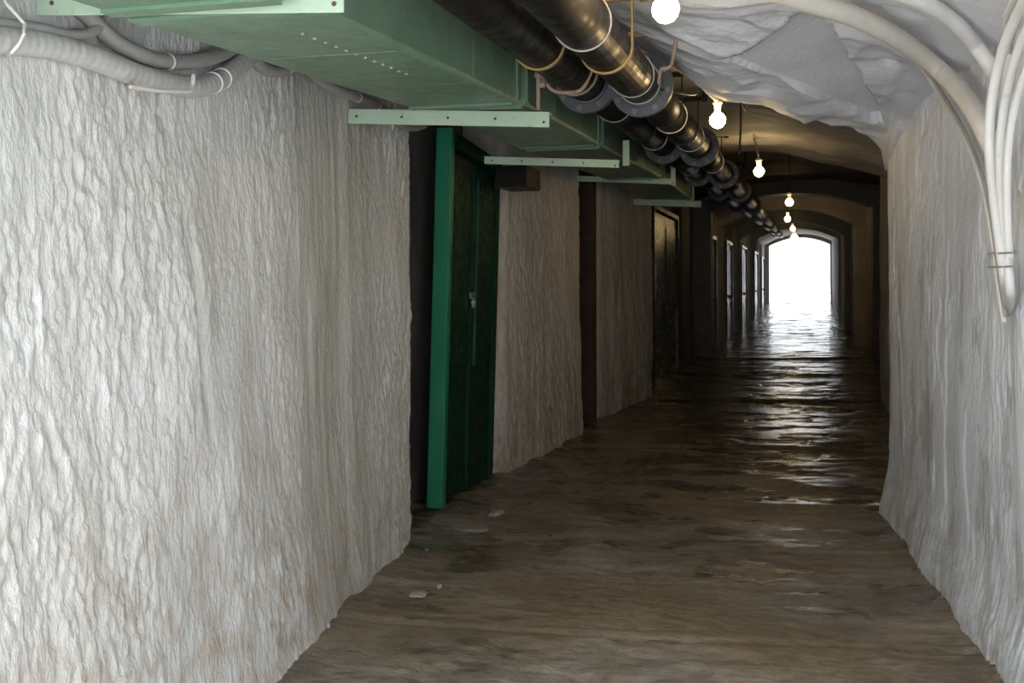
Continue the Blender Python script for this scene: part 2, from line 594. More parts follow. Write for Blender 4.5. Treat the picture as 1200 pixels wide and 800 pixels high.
def ribbon(name, lo, hi, t0, t1, mat, ds=0.03, dt=0.04, amp=(0.03, 0.008), freq=(1.5, 14), zs=0.4, fine_range=None, seed=0.0, rnd=0.03, extra=None):
    """vertical wall along a plan line (lo at the floor, hi at the top), corners rounded, surface rough"""
    lo = np.asarray(lo, float)
    hi = np.asarray(hi, float)
    L = np.concatenate([[0], np.cumsum(np.linalg.norm(np.diff(lo, axis=0), axis=1))])
    s = np.arange(0, L[-1] + ds, ds)
    s[-1] = L[-1]
    if fine_range is not None:
        a, b, big = fine_range
        s = np.concatenate([np.arange(0, a, big), np.arange(a, b, ds), np.arange(b, L[-1], big), [L[-1]]])

    def along(q):
        r = np.zeros((len(s), 2))
        for o in (-rnd, -rnd / 2, 0, rnd / 2, rnd):
            ss = np.clip(s + o, 0, L[-1])
            r += np.stack([np.interp(ss, L, q[:, 0]), np.interp(ss, L, q[:, 1])], -1)
        return r / 5
    A, B = along(lo), along(hi)
    ts = np.linspace(t0, t1, int((t1 - t0) / dt) + 2)
    k = np.clip((ts - FT) / 2.2, 0, 1) ** 0.7
    pts = np.zeros((len(s), len(ts), 3))
    pts[..., :2] = A[:, None, :] * (1 - k)[None, :, None] + B[:, None, :] * k[None, :, None]
    pts[..., 2] = ts[None, :] + 0 * pts[..., 0]
    n = normals(pts)
    q = pts * [1, 1, zs] + seed
    d = amp[0] * fbm(q * freq[0], 3) + amp[1] * fbm(q * freq[1], 2)
    if extra is not None:
        d = d + extra(pts)
    pts = pts + n * d[..., None]
    return structure(link(name, sheet(name, pts), mat))


# ---- near left wall: lumpy whitewashed render
def left_extra(p):
    Y, t = p[..., 1], p[..., 2]
    q = p * [1, 1, 0.42]
    # lumps like dripped render
    b = 1 - np.abs(perlin(q * 19 + 5.2)) * 2.4
    c = 1 - np.abs(perlin(q * [42, 42, 52] + 1.7)) * 2.4 + 0.8 * sstep(0.15, 0.4, perlin(q * 26 + 8.1))
    cov = 0.35 + 0.65 * sstep(-0.25, 0.25, fbm(p * [1.4, 1.4, 0.8] + 7, 2))
    # smoother drag marks where the render was wiped down
    band = np.exp(-((Y - 4.25) / 0.30) ** 2)
    cov = cov * (1 - 0.75 * band)
    groove = 0.006 * perlin(p * [30, 30, 1.2] + 2.0) * band
    # vertical run-offs and the split ridge in the middle
    yc = 3.05 + 0.10 * (t + 0.2) + 0.06 * perlin(p * [0, 0, 2.2] + 3.3)
    hump = 0.035 * np.exp(-((Y - yc) / 0.14) ** 2) * np.exp(-((t - 0.0) / 0.45) ** 2)
    yd = 3.12 - 0.12 * (t + 0.1)
    cut = -0.030 * np.exp(-((Y - yd) / 0.035) ** 2) * np.exp(-((t + 0.1) / 0.28) ** 2)
    edge = 0.03 * sstep(4.02, 4.06, Y) - 0.03 * sstep(4.5, 4.62, Y)
    return (b * 0.008 + c * 0.008) * cov + groove + hump + cut - edge * 0.6


ys_near = np.array([MOUTH, 1.5, 3.5, 5.0, 5.58])
lo = [(near_left_x(y, FT), y) for y in ys_near] + [(-2.16, 5.64), (-2.42, 5.68)]
hi = [(near_left_x(y, 9), y) for y in ys_near] + [(-2.18, 5.64), (-2.42, 5.68)]
ribbon('wall_left', lo, hi, -1.5, 1.7, 'wall_white', ds=0.0085, dt=0.0125, amp=(0.03, 0.006), freq=(1.6, 9), zs=0.5, fine_range=(1.2, 5.2, 0.06), extra=left_extra, rnd=0.02)
# back of the door recess
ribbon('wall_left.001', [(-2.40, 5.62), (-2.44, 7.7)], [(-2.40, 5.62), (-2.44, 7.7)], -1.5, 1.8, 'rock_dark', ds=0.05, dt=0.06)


def pillar_extra(p):
    q = p * [1, 1, 0.5]
    return (0.012 * (1 - np.abs(perlin(q * 17)) * 2.4) + 0.012 * (1 - np.abs(perlin(p * [6, 6, 1.0] + 2)) * 2.2) * sstep(0.3, -1.2, p[..., 2]))


# first pier behind the door (its near face is the reveal of the recess)
lo = [(-2.48, 7.58), (-2.22, 7.60), (-2.14, 7.72), (-2.06, 8.6), (-1.97, 9.80), (-2.02, 9.90), (-2.50, 9.95)]
hi = [(-2.48, 7.58), (-2.22, 7.60), (-2.14, 7.75), (-2.08, 8.6), (-2.00, 9.72), (-2.06, 9.82), (-2.50, 9.88)]
ribbon('wall_left.002', lo, hi, -1.5, 1.9, 'wall_dirty', ds=0.015, dt=0.022, amp=(0.03, 0.008), freq=(1.6, 9), extra=pillar_extra, seed=3.3)
# second pier
lo = [(-2.50, 9.85), (-2.95, 9.95), (-2.95, 10.70), (-2.10, 10.85), (-2.02, 10.95), (-1.95, 11.6), (-1.80, 13.15), (-1.80, 13.3), (-2.45, 13.4)]
ribbon('wall_left.003', lo, lo, -1.5, 1.9, 'wall_dirty', ds=0.025, dt=0.035, amp=(0.045, 0.012), freq=(1.6, 8), extra=pillar_extra, seed=8.1)
# dark timber post set in the gap between the piers
structure(MB().box((-2.42, 10.46, -1.5), (-1.985, 10.60, 1.35), 0.02).build('trim_7', 'timber'))
# dark bay with the second door
lo = [(-2.42, 13.3), (-2.05, 13.5), (-2.02, 14.4), (-2.12, 14.5), (-2.12, 18.2), (-1.95, 18.4), (-1.92, 20.2)]
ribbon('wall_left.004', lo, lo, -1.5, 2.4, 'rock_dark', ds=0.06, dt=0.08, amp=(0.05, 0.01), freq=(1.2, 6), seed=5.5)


# far bays on the left
def bay(name, pts, t1, seed):
    ribbon(name, pts, pts, -1.5, t1, 'rib', ds=0.09, dt=0.10, amp=(0.04, 0.01), freq=(1.0, 5), seed=seed, rnd=0.05)


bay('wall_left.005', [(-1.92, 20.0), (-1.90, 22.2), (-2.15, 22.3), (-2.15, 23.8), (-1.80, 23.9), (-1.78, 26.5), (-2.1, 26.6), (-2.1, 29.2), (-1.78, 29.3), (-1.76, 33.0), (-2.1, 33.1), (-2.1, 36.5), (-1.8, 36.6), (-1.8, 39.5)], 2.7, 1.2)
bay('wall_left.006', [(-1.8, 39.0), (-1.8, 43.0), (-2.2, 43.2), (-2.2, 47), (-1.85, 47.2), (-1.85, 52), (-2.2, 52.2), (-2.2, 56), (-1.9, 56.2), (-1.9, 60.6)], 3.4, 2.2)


# ---- near right wall
def right_extra(p):
    Y, t = p[..., 1], p[..., 2]
    q = p * [1, 1, 0.3]
    rough = sstep(-0.1, 0.25, fbm(p * [1.5, 1.5, 0.7] + 21, 2))
    lump = (1 - np.abs(perlin(q * 24 + 2)) * 2.4) * 0.006 * rough
    # chased slot that takes the cables
    ysl = 4.12 + 0.02 * perlin(p * [0, 0, 3]) + 0.015 * (t - 0.4)
    slot = -0.07 * np.exp(-((Y - ysl) / 0.05) ** 4) * sstep(-0.02, 0.25, t)
    ridge = 0.025 * np.exp(-((Y - 3.98) / 0.10) ** 2) * sstep(-1.2, -0.2, t)
    # flaked layers of limewash
    fl = sstep(0.16, 0.19, fbm(p * [3, 3, 1.1] + 31, 4, 0.6))
    base = 0.05 * sstep(-1.05, -1.4, t)
    return -(lump + slot + ridge - 0.006 * fl + base)


ysr = [MOUTH, 2.0, 4.24, 6.74]
lo = [(float(right_x(y)), y) for y in ysr] + [(0.53, 6.90), (0.98, 7.02)]
hi = [(float(right_x(y)) + 0.03, y) for y in ysr[:-1]] + [(0.49, 6.60), (0.53, 6.76), (0.98, 6.9)]
ribbon('wall_right', lo, hi, -1.5, 1.3, 'wall_right', ds=0.0085, dt=0.013, amp=(0.035, 0.004), freq=(1.4, 8), zs=0.4, fine_range=(2.4, 6.6, 0.06), extra=right_extra, rnd=0.03)
lo = [(0.92, 6.9), (0.90, 9.0), (0.88, 12.95), (0.95, 13.05), (1.42, 13.2), (1.42, 20.1)]
ribbon('wall_right.001', lo, lo, -1.5, 2.2, 'wall_dirty', ds=0.05, dt=0.06, amp=(0.05, 0.01), freq=(1.3, 7), seed=12)
lo = [(1.40, 20.0), (1.36, 24.2), (1.60, 24.5), (1.60, 30), (1.35, 30.2), (1.38, 39.2), (1.8, 39.6), (1.8, 50), (1.65, 50.4), (1.65, 60.6)]
bay('wall_right.002', lo, 3.4, 6.6)

# ---- near ceiling: cut rock with one big flake knocked out
_poly = [P(x, y, t=1.03) for x, y in ((845, 62), (905, 45), (953, 20), (985, 55), (1036, 104), (1018, 108), (940, 84))]


def in_poly(X, Y):
    ins = np.zeros(X.shape, bool)
    n = len(_poly)
    for i in range(n):
        x1, y1 = _poly[i][:2]
        x2, y2 = _poly[(i + 1) % n][:2]
        c = ((y1 > Y) != (y2 > Y)) & (X < (x2 - x1) * (Y - y1) / (y2 - y1 + 1e-12) + x1)
        ins ^= c
    return ins


def build_near_ceiling():
    xs = np.concatenate([np.arange(-3.6, -1.3, 0.1), np.arange(-1.3, 0.99, 0.0125)])
    vs = np.concatenate([np.linspace(0, 0.35, 25), np.linspace(0.35, 1, 290)[1:]])
    V, X = np.meshgrid(vs, xs, indexing='ij')
    ye = lip_Y(X) + 0.10 * perlin(np.stack([X * 3.2, 0 * X, 0 * X], -1) + 1.9) + 0.03 * perlin(np.stack([X * 13, 0 * X, 0 * X], -1))
    Y = MOUTH + V * (ye - MOUTH)
    t = near_ceil_t(X, Y)
    p = np.stack([X, Y, 0 * X], -1)
    d = 0.05 * fbm(p * 1.3 + 2.2, 3)
    # broken facets
    fc = fbm(p * [2.2, 2.8, 1] + 13, 2)
    d = d + 0.045 * np.abs(fc) * 2 + 0.005 * fbm(p * [9, 22, 1], 3) + 0.004 * (1 - np.abs(perlin(p * [10, 30, 1])) * 2.2)
    ins = in_poly(X + 0.02 * perlin(p * 5), Y + 0.02 * perlin(p * 5 + 7))
    ramp_ = np.clip((X + 0.05) * 0.06 + (5.6 - Y) * 0.015, -0.02, 0.06) + 0.035
    d = np.where(ins, 0.6 * 0.05 * fbm(p * 1.3 + 2.2, 1) + ramp_, d)
    # a pock and a slit by the lip
    d = d + 0.07 * np.exp(-((X - 0.40) ** 2 + (Y - 5.15) ** 2) / 0.0011)
    t = t + d * (0.15 + 0.85 * sstep(0.62, 0.35, X))
    rows = [np.stack([X, Y, t], -1)]
    # the broken far edge turns up
    last = rows[0][-1]
    for dy, dz in ((0.03, 0.012), (0.055, 0.05), (0.06, 0.12), (0.05, 0.25), (0.05, 0.6)):
        e = last.copy()
        e[:, 1] += dy + 0.02 * perlin(np.stack([e[:, 0] * 8, e[:, 0] * 0 + dz * 9, e[:, 0] * 0], -1))
        e[:, 2] += dz
        rows.append(e[None])
    me = sheet('ceiling', np.concatenate(rows, 0))
    structure(link('ceiling', me, 'ceil_rock'))


build_near_ceiling()


def ceil_piece(name, y0, y1, prof, mat, dx=0.05, dy=0.06, amp=0.04, seed=0, end=0.0, x0=-3.6, x1=2.7, skew=0.0):
    xs = np.arange(x0, x1, dx)
    ys = np.arange(y0, y1 + dy * 0.5, dy)
    Y, X = np.meshgrid(ys, xs, indexing='ij')
    t = prof(X, Y)
    p = np.stack([X, Y, 0 * X], -1) + seed
    t = t + amp * fbm(p * 1.4, 3) + 0.35 * amp * np.abs(fbm(p * [4, 7, 1], 2))
    Y = Y + skew * X * (Y - y0) / (y1 - y0)
    rows = [np.stack([X, Y, t], -1)]
    if end:
        last = rows[0][-1]
        for a, b in ((0.03, 0.01), (0.06, 0.05), (0.07, 0.15), (0.07, end)):
            e = last.copy()
            e[:, 1] += a
            e[:, 2] += b
            rows.append(e[None])
    return structure(link(name, sheet(name, np.concatenate(rows, 0)), mat))


# second stretch of ceiling, a flat vault ending in a rounded edge by the third bulb
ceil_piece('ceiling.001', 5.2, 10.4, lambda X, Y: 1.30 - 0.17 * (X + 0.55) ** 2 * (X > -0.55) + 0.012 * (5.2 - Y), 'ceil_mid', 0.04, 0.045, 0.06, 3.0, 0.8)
# dark high stretch up to the concrete frame
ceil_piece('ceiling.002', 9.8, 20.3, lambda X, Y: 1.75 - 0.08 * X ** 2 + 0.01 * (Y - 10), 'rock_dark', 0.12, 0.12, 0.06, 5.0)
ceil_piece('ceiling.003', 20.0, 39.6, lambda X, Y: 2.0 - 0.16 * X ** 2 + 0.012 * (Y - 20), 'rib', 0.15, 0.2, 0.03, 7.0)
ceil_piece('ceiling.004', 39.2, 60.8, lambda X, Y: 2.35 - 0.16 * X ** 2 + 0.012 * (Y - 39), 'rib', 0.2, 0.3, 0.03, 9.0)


# ---- concrete frames across the tunnel
def frame(name, Y0, Y1, xl, xr, t_spring, t_crown, mat, outer=(-3.6, 2.7, 3.6), tb=-1.5, seed=1.0):
    inner = [(xl, tb)]
    for k in range(1, 8):
        inner.append((xl, tb + (t_spring - tb) * k / 8))
    for k in range(0, 21):
        x = xl + (xr - xl) * k / 20
        s = (2 * k / 20 - 1)
        inner.append((x, t_spring + (t_crown - t_spring) * (1 - s * s)))
    for k in range(7, -1, -1):
        inner.append((xr, tb + (t_spring - tb) * k / 8))
    n = len(inner)
    ol, orr, ot = outer
    out = []
    for k, (x, t) in enumerate(inner):
        if k < 8:
            out.append((ol, t if k else tb))
        elif k >= n - 8:
            out.append((orr, t))
        else:
            out.append((ol + (orr - ol) * (k - 8) / 20, ot))
    vs, fs = [], []
    for (yy, ring) in ((Y0, inner), (Y1, inner), (Y1, out), (Y0, out)):
        for i, (x, t) in enumerate(ring):
            w = 0.02 * perlin(np.array([x * 3.0, yy * 2 + seed, t * 3.0])) if ring is inner else 0
            vs.append((x + w, yy, t + w))
    for r in range(4):
        q = (r + 1) % 4
        for i in range(n - 1):
            fs.append((r * n + i, r * n + i + 1, q * n + i + 1, q * n + i))
    for i in (0, n - 1):
        fs.append((i, n + i, 2 * n + i, 3 * n + i))
    m = MB().add(vs, fs)
    return structure(m.build(name, mat))


frame('trim_1', 20.0, 20.55, -1.60, 1.25, 1.33, 1.62, 'rock_dark')
frame('trim_2', 24.0, 24.45, -1.76, 1.10, 1.22, 1.62, 'rib', seed=2)
frame('trim_3', 32.0, 32.4, -1.70, 1.22, 1.30, 1.75, 'rib', seed=3)
frame('trim_4', 41.0, 41.5, -1.74, 1.36, 1.55, 2.0, 'rib', seed=4)
frame('trim_5', 60.0, 60.9, -1.66, 1.57, 2.0, 2.42, 'rib', outer=(-4.2, 3.3, 5.2), seed=5)
# the mouth behind the camera
frame('trim_6', MOUTH - 0.3, MOUTH + 0.05, -2.0, 1.02, 1.15, 1.34, 'ceil_rock', outer=(-7, 6, 6.0), seed=6)
# unseen shell of rock round the bore, added to stop sky light leaking in
rk = MB()
rk.box((-4.2, MOUTH, -2.2), (-3.5, 60.5, 4.2)).box((2.6, MOUTH, -2.2), (3.3, 60.5, 4.2)).box((-4.2, MOUTH, 3.5), (3.3, 60.5, 4.2)).box((-4.2, MOUTH, -2.2), (3.3, 60.5, -1.75))
o = structure(rk.build('wall_rock_shell', 'rock_dark'))
# ground outside both ends
structure(MB().box((-25, 60.8, -1.6), (25, 110, -1.19)).build('ground', 'ground'))
g2 = MB().box((-25, -30, -2.0), (25, 0.62, -1.42))
structure(g2.build('ground.001', 'ground'))


# ================================================================== DOORS
def green_door():
    root = bpy.data.objects.new('door_1', None)
    COL.objects.link(root)
    root.location = Vector(Wd(np.array([-2.25, 6.7, FT])))
    root['label'] = 'green double metal door in the left recess, leaves painted shaded, near jamb painted lit'
    structure(root)
    top, bot = 0.95, -1.37
    lev = lambda y: -(y - 6.6) * SL            # the door hangs level, the tunnel climbs
    xf = -2.17

    def pan(name, y0, y1, x0, x1, b0, t0, mat, par=root, bev=0.006):
        m = MB().box((x0, y0, b0), (x1, y1, t0), bev)
        m.v = [(x + 0.026 * (t - bot), y, t + lev(y)) for x, y, t in m.v]   # leans a little out at the top
        return m.build(name, mat, par)
    pan('jamb', 6.30, 6.37, xf - 0.09, xf + 0.015, bot - 0.02, top + 0.04, 'door_frame')
    pan('jamb', 7.52, 7.58, xf - 0.10, xf - 0.03, bot, top, 'door')
    pan('door_head', 6.375, 7.52, xf - 0.12, xf + 0.0, top - 0.05, top + 0.04, 'door')
    for k, (y0, y1) in enumerate(((6.38, 6.94), (6.95, 7.51))):
        leaf = pan('door_leaf', y0, y1, xf - 0.10, xf - 0.055, bot + 0.02, top - 0.06, 'door')
        pl = pan('panel', y0 + 0.13, y1 - 0.06, xf - 0.055, xf - 0.040, -0.50, top - 0.16, 'door', leaf, 0.004)
        pan('stile', y0 + 0.005, y0 + 0.05, xf - 0.055, xf - 0.035, bot + 0.03, top - 0.07, 'door', leaf, 0.004)
        pan('bottom_rail', y0 + 0.055, y1 - 0.02, xf - 0.055, xf - 0.040, bot + 0.03, bot + 0.16, 'door', leaf, 0.004)
        pan('edge_strip', y0 + 0.118, y0 + 0.128, xf - 0.055, xf - 0.034, -0.50, top - 0.16, 'door_edge', leaf, 0.002)
        for zz in (-0.40, top - 0.24, 0.25):
            for yy in (0.18, 0.29, 0.40):
                r = MB().lathe((xf - 0.041 + 0.026 * (zz - bot), y0 + yy, zz + lev(y0 + yy)), [(0.007, 0), (0.006, 0.004), (0.003, 0.006)], 8, 'x')
                r.build('rivet', 'door_frame', leaf)
    # hasp and padlock
    y = 6.955
    z = -0.03 + lev(y)
    xf += 0.026 * (z - bot)
    hp = MB().box((xf - 0.036, y - 0.05, z - 0.012), (xf - 0.026, y + 0.06, z + 0.03)).build('hasp', 'steel', root)
    lk = MB().box((xf - 0.03, y - 0.022, z - 0.075), (xf - 0.006, y + 0.022, z - 0.022), 0.004)
    pad = lk.build('padlock', 'steel', root)
    a = np.linspace(0, math.pi, 10)
    MB().tube(np.stack([0 * a + xf - 0.018, y + 0.014 * np.cos(a), z - 0.02 + 0.026 * np.sin(a)], -1), 0.004, 6).build('shackle', 'steel', pad)
    pad['label'] = 'small steel padlock'
    # black sheet box over the head of the door
    return root


green_door()


def far_door(n, xw, y0, y1, top, label, leaves=2, mat='door_far'):
    root = bpy.data.objects.new('door_%d' % n, None)
    COL.objects.link(root)
    root.location = Vector(Wd(np.array([xw, (y0 + y1) / 2, FT])))
    structure(root)
    root['label'] = label
    MB().box((xw - 0.08, y0 - 0.08, FT), (xw + 0.05, y0, top + 0.08), 0.01).build('jamb', mat, root)
    MB().box((xw - 0.08, y1, FT), (xw + 0.05, y1 + 0.08, top + 0.08), 0.01).build('jamb', mat, root)
    MB().box((xw - 0.08, y0, top), (xw + 0.05, y1, top + 0.08), 0.01).build('door_head', mat, root)
    w = (y1 - y0) / leaves
    for k in range(leaves):
        a = y0 + k * w + 0.01
        b = a + w - 0.02
        lf = MB().box((xw - 0.06, a, FT + 0.02), (xw, b, top - 0.01), 0.01).build('door_leaf', mat, root)
        MB().box((xw, a + 0.12, FT + 0.9), (xw + 0.012, b - 0.12, top - 0.15), 0.004).build('panel', mat, lf)
        MB().box((xw, a + 0.12, FT + 0.15), (xw + 0.012, b - 0.12, FT + 0.75), 0.004).build('panel', mat, lf)
        MB().box((xw + 0.012, b - 0.1, FT + 1.0), (xw + 0.06, b - 0.04, FT + 1.1), 0.01).build('latch', 'black_cord', lf)
    return root


far_door(2, -1.98, 14.7, 17.6, 1.05, 'dark glossy green double door past the end of the duct')
far_door(3, -1.82, 22.4, 23.7, 0.95, 'glossy dark metal door just beyond the dark concrete frame')
far_door(4, -1.79, 26.8, 29.0, 1.0, 'glossy dark metal door between the two pale piers deep inside')
far_door(5, -1.76, 33.3, 36.3, 1.1, 'glossy dark metal door in the deepest dark bay')
far_door(6, -1.79, 43.4, 46.8, 1.2, 'metal door in the bay lit by the far opening')
far_door(7, -1.82, 52.4, 55.8, 1.2, 'last metal door beside the bright far opening')


# ================================================================== DUCT AND ITS BRACKETS
def duct_t(Y):
    return np.interp(Y, [0.5, 2.66, 3.34, 4.65, 5.1, 7.13, 9.69, 12.4], [0.64, 0.727, 0.762, 0.822, 0.84, 0.885, 0.965, 0.975])


def tilt(x):
    return 0.02 * (DXR - x)


DXL, DXR, DHT = -1.72, -1.20, 0.46
duct = thing('ventilation_duct', 'long green sheet metal duct hung along the top of the left wall', 'duct', (-1.43, 6.5, 0.75))


def duct_section(y0, y1, xl=DXL, xr=DXR, dz=0.0):
    m = MB()
    b = 0.02
    prof = [(xl + b, 0), (xr - b, 0), (xr - b * 0.3, b * 0.3), (xr, b), (xr, DHT - b), (xr - b, DHT), (xl + b, DHT), (xl, DHT - b), (xl, b), (xl + b * 0.3, b * 0.3)]
    ys = np.linspace(y0, y1, 12)
    n = len(prof)
    vs, fs = [], []
    for y in ys:
        for (x, h) in prof:
            sag = 0.006 * perlin(np.array([x * 2.0, y * 2.5, h * 2 + 4.4]))
            vs.append((x + sag, y, duct_t(y) + dz + h + sag + tilt(x)))
    for i in range(len(ys) - 1):
        for j in range(n):
            k = (j + 1) % n
            fs.append((i * n + j, i * n + k, (i + 1) * n + k, (i + 1) * n + j))
    fs.append(tuple(range(n)))
    fs.append(tuple((len(ys) - 1) * n + j for j in range(n)))
    m.add(vs, fs)
    return m.build('duct_section', 'duct', duct)


def duct_ring(y, w=0.012, g=0.006, name='seam', par=duct):
    m = MB()
    t = duct_t(y)
    m.box((DXR, y - w, t + 0.02), (DXR + g, y + w, t + DHT - 0.02))
    m.box((DXL + 0.02, y - w, t - g), (DXR - 0.02, y + w, t))
    m.v = [(x, yy, tt + tilt(x)) for x, yy, tt in m.v]
    return m.build(name, 'duct', par)


secs = [(0.96, 2.36), (2.42, 4.55), (4.66, 6.5), (6.6, 9.62), (9.72, 12.3)]
for (a, b) in secs:
    s = duct_section(a, b)
    duct_ring(b - 0.03, 0.025, 0.010, 'flange', s)
    duct_ring(a + 0.03, 0.025, 0.010, 'flange', s)
    duct_section_mid = (a + b) / 2
    cp_ = MB().box((DXL + 0.04, a + 0.001 - 0.06, duct_t(a) + 0.03), (DXR - 0.03, a + 0.05, duct_t(a) + DHT - 0.03))
    cp_.v = [(x, yy, tt + tilt(x)) for x, yy, tt in cp_.v]
    cp_.build('coupling', 'black_cord', s)
    for fr in (0.33, 0.68):
        duct_ring(a + (b - a) * fr, 0.006, 0.002, 'seam', s)
# run of bright rivets under the second section
for i in range(12):
    y = 2.75 + i * 0.075
    MB().lathe((-1.36, y, duct_t(y) - 0.003 + tilt(-1.36)), [(0.004, -0.002), (0.007, 0.0), (0.007, 0.003)], 8, 'z').build('rivet', 'wire', duct)
# the turned-down end lip
y = 12.3
MB().box((DXR - 0.02, y, duct_t(y) - 0.02), (DXR + 0.03, y + 0.012, duct_t(y) + 0.2)).build('end_lip', 'bracket', duct)
el = MB().box((DXL, y, duct_t(y) - 0.03), (DXR + 0.03, y + 0.012, duct_t(y)))
el.v = [(a_, b_, c_ + tilt(a_)) for a_, b_, c_ in el.v]
el.build('end_lip', 'bracket', duct)


def wall_x_at(Y):
    return float(np.interp(Y, [1, 2.4, 4.7, 5.55, 6.5, 7.2, 9.8, 12.4, 13.2], [-1.97, -1.99, -2.08, -2.12, -2.08, -2.08, -2.02, -1.86, -1.8]))


def bracket(Y, label, top, hgt=0.066, xl=None, upright=None):
    """top: height of the bar's upper edge at its free end; it climbs a little towards the wall"""
    xl = wall_x_at(Y) + 0.01 if xl is None else xl
    xr = -1.085
    r = thing('support_bracket', label, 'bracket', (xl, Y, top), 'angle iron brackets under the duct')

    def tl(m):
        m.v = [(x, yy, tt + 0.078 * (xr - x)) for x, yy, tt in m.v]
        return m
    bar = tl(MB().box((xl, Y - 0.006, top - hgt), (xr, Y, top), 0.0015)).build('angle_bar', 'bracket', r)
    tl(MB().box((xl, Y, top - 0.007), (xr, Y + 0.055, top - 0.001))).build('angle_flange', 'bracket', bar)
    for k in range(5):
        x = xl + 0.05 + (xr - xl - 0.075) * k / 4
        MB().lathe((x, Y - 0.006, top - hgt * 0.5 - 0.012 * (k == 4) + 0.078 * (xr - x)), [(0.0065, 0.0), (0.0065, -0.002), (0.004, -0.003)], 8, 'y').build('bolt', 'bolt', bar)
    if upright is not None:
        x, y, b, t = upright
        MB().box((x - 0.022, y, b), (x + 0.022, y + 0.006, t), 0.001).build('upright', 'bracket', r)
    return r


bracket(2.42, 'pale green angle bar with rust spots under the duct, above the thick wrapped conduits', 0.755)
bracket(4.65, 'pale green angle bar crossing under the duct just before the green door', 0.787, 0.07)
bracket(6.56, 'pale green angle bar under the duct above the first pier past the door', 0.782, 0.05, xl=-1.96, upright=(-1.12, 7.05, 0.80, 0.97))
bracket(9.68, 'dim green angle bar with upright under the duct at the second pier', 0.955, 0.05, upright=(-1.11, 9.68, 0.90, 1.08))
bracket(12.25, 'dim green angle bar under the far end of the duct', 0.94, 0.07)
# bent strap from the second bracket to the near pipe is part of the pipe hanger below

# black sheet box over the door head
o = MB().box((-2.10, 7.30, 0.72), (-1.87, 7.72, 0.87), 0.004).build('cable_tray', 'pipe')
tag(o, 'small black sheet metal tray above the green door', 'tray')


# ================================================================== PIPES
def pipe_A(Y):
    return np.array([-1.005 - 0.003 * (Y - 5) + 0 * Y, Y, 1.0 + 0.0275 * (Y - 5.1)])


def pipe_B(Y):
    return np.array([-0.735 - 0.004 * (Y - 5), Y, 0.965 + 0.0275 * (Y - 5.1)])


PR = 0.098


def build_pipe(fn, label, flanges, bands, wires, R=PR, yend=58):
    root = thing('iron_pipe', label, 'pipe', fn(6.0))
    cuts = [1.0] + list(flanges) + [yend]
    for a, b in zip(cuts[:-1], cuts[1:]):
        MB().tube([fn(a + 0.001), fn((a + b) / 2), fn(b - 0.001)], R, 28).build('pipe_length', 'pipe', root, True)
    for y in flanges:
        c = fn(y)
        for s in (-1, 1):
            if y > 24 and s > 0:
                continue
            fl = MB().lathe(c, [(R, s * 0.035), (R + 0.008, s * 0.033), (R + 0.012, s * 0.024), (R + 0.055, s * 0.022), (R + 0.056, s * 0.002)], 32, 'y').build('flange', 'flange', root)
            if y < 13:
                for k in range(8):
                    a = k * math.pi / 4 + math.pi / 8 + 0.15
                    bc = c + np.array([math.cos(a) * (R + 0.033), 0, math.sin(a) * (R + 0.033)])
                    MB().lathe(bc, [(0.015, s * 0.021), (0.015, s * 0.035), (0.007, s * 0.036), (0.007, s * 0.046)], 6, 'y').build('bolt', 'bolt_head', fl)
    for y in bands:
        c = fn(y)
        MB().lathe(c, [(R - 0.002, -0.016), (R + 0.007, -0.014), (R + 0.007, 0.014), (R - 0.002, 0.016)], 28, 'y').build('band', 'rusty', root, True)
    for y in wires:
        a = np.linspace(0, 2 * math.pi, 32)
        c = fn(y)
        pts = np.stack([c[0] + (R + 0.003) * np.cos(a), c[1] + 0.03 * np.cos(a + 1), c[2] + (R + 0.003) * np.sin(a)], -1)
        MB().tube(pts, 0.0035, 6).build('tie_wire', 'wire', root)
    return root


FL = [5.12, 8.25, 11.2, 14.4, 18.5, 24, 31, 40, 49]
build_pipe(pipe_A, 'black iron pipe running next to the green duct', FL, [], [5.9, 7.6, 10.2])
build_pipe(pipe_B, 'black iron pipe farther from the duct, beside the light bulbs', FL, [], [3.62, 4.78, 5.0, 6.3, 7.5, 9.6])


# hangers: crossbar, two U straps, rods up to the rock
def u_strap(c, R, y, top, w=0.012):
    a = np.linspace(math.pi * 1.02, math.pi * 1.98, 24)
    p = [(c[0] - R, y, top[0])] + [(c[0] + R * math.cos(q), y, c[2] + R * math.sin(q)) for q in a] + [(c[0] + R, y, top[1])]
    m = MB()
    p = np.array(p)
    vs, fs = [], []
    cen = np.array([c[0], y, c[2]])
    for i, q in enumerate(p):
        d = q - cen
        d[1] = 0
        if i in (0, len(p) - 1):
            d = np.array([np.sign(d[0]), 0, 0])
        else:
            d = d / np.linalg.norm(d)
        for e in (0.0, 0.007):
            for s in (-w, w):
                vs.append(tuple(q + d * e + np.array([0, s, 0])))
    for i in range(len(p) - 1):
        b = i * 4
        for j, k in ((0, 1), (1, 3), (3, 2), (2, 0)):
            fs.append((b + j, b + k, b + 4 + k, b + 4 + j))
    fs += [(0, 1, 3, 2), tuple((len(p) - 1) * 4 + j for j in (0, 1, 3, 2))]
    return m.add(vs, fs)


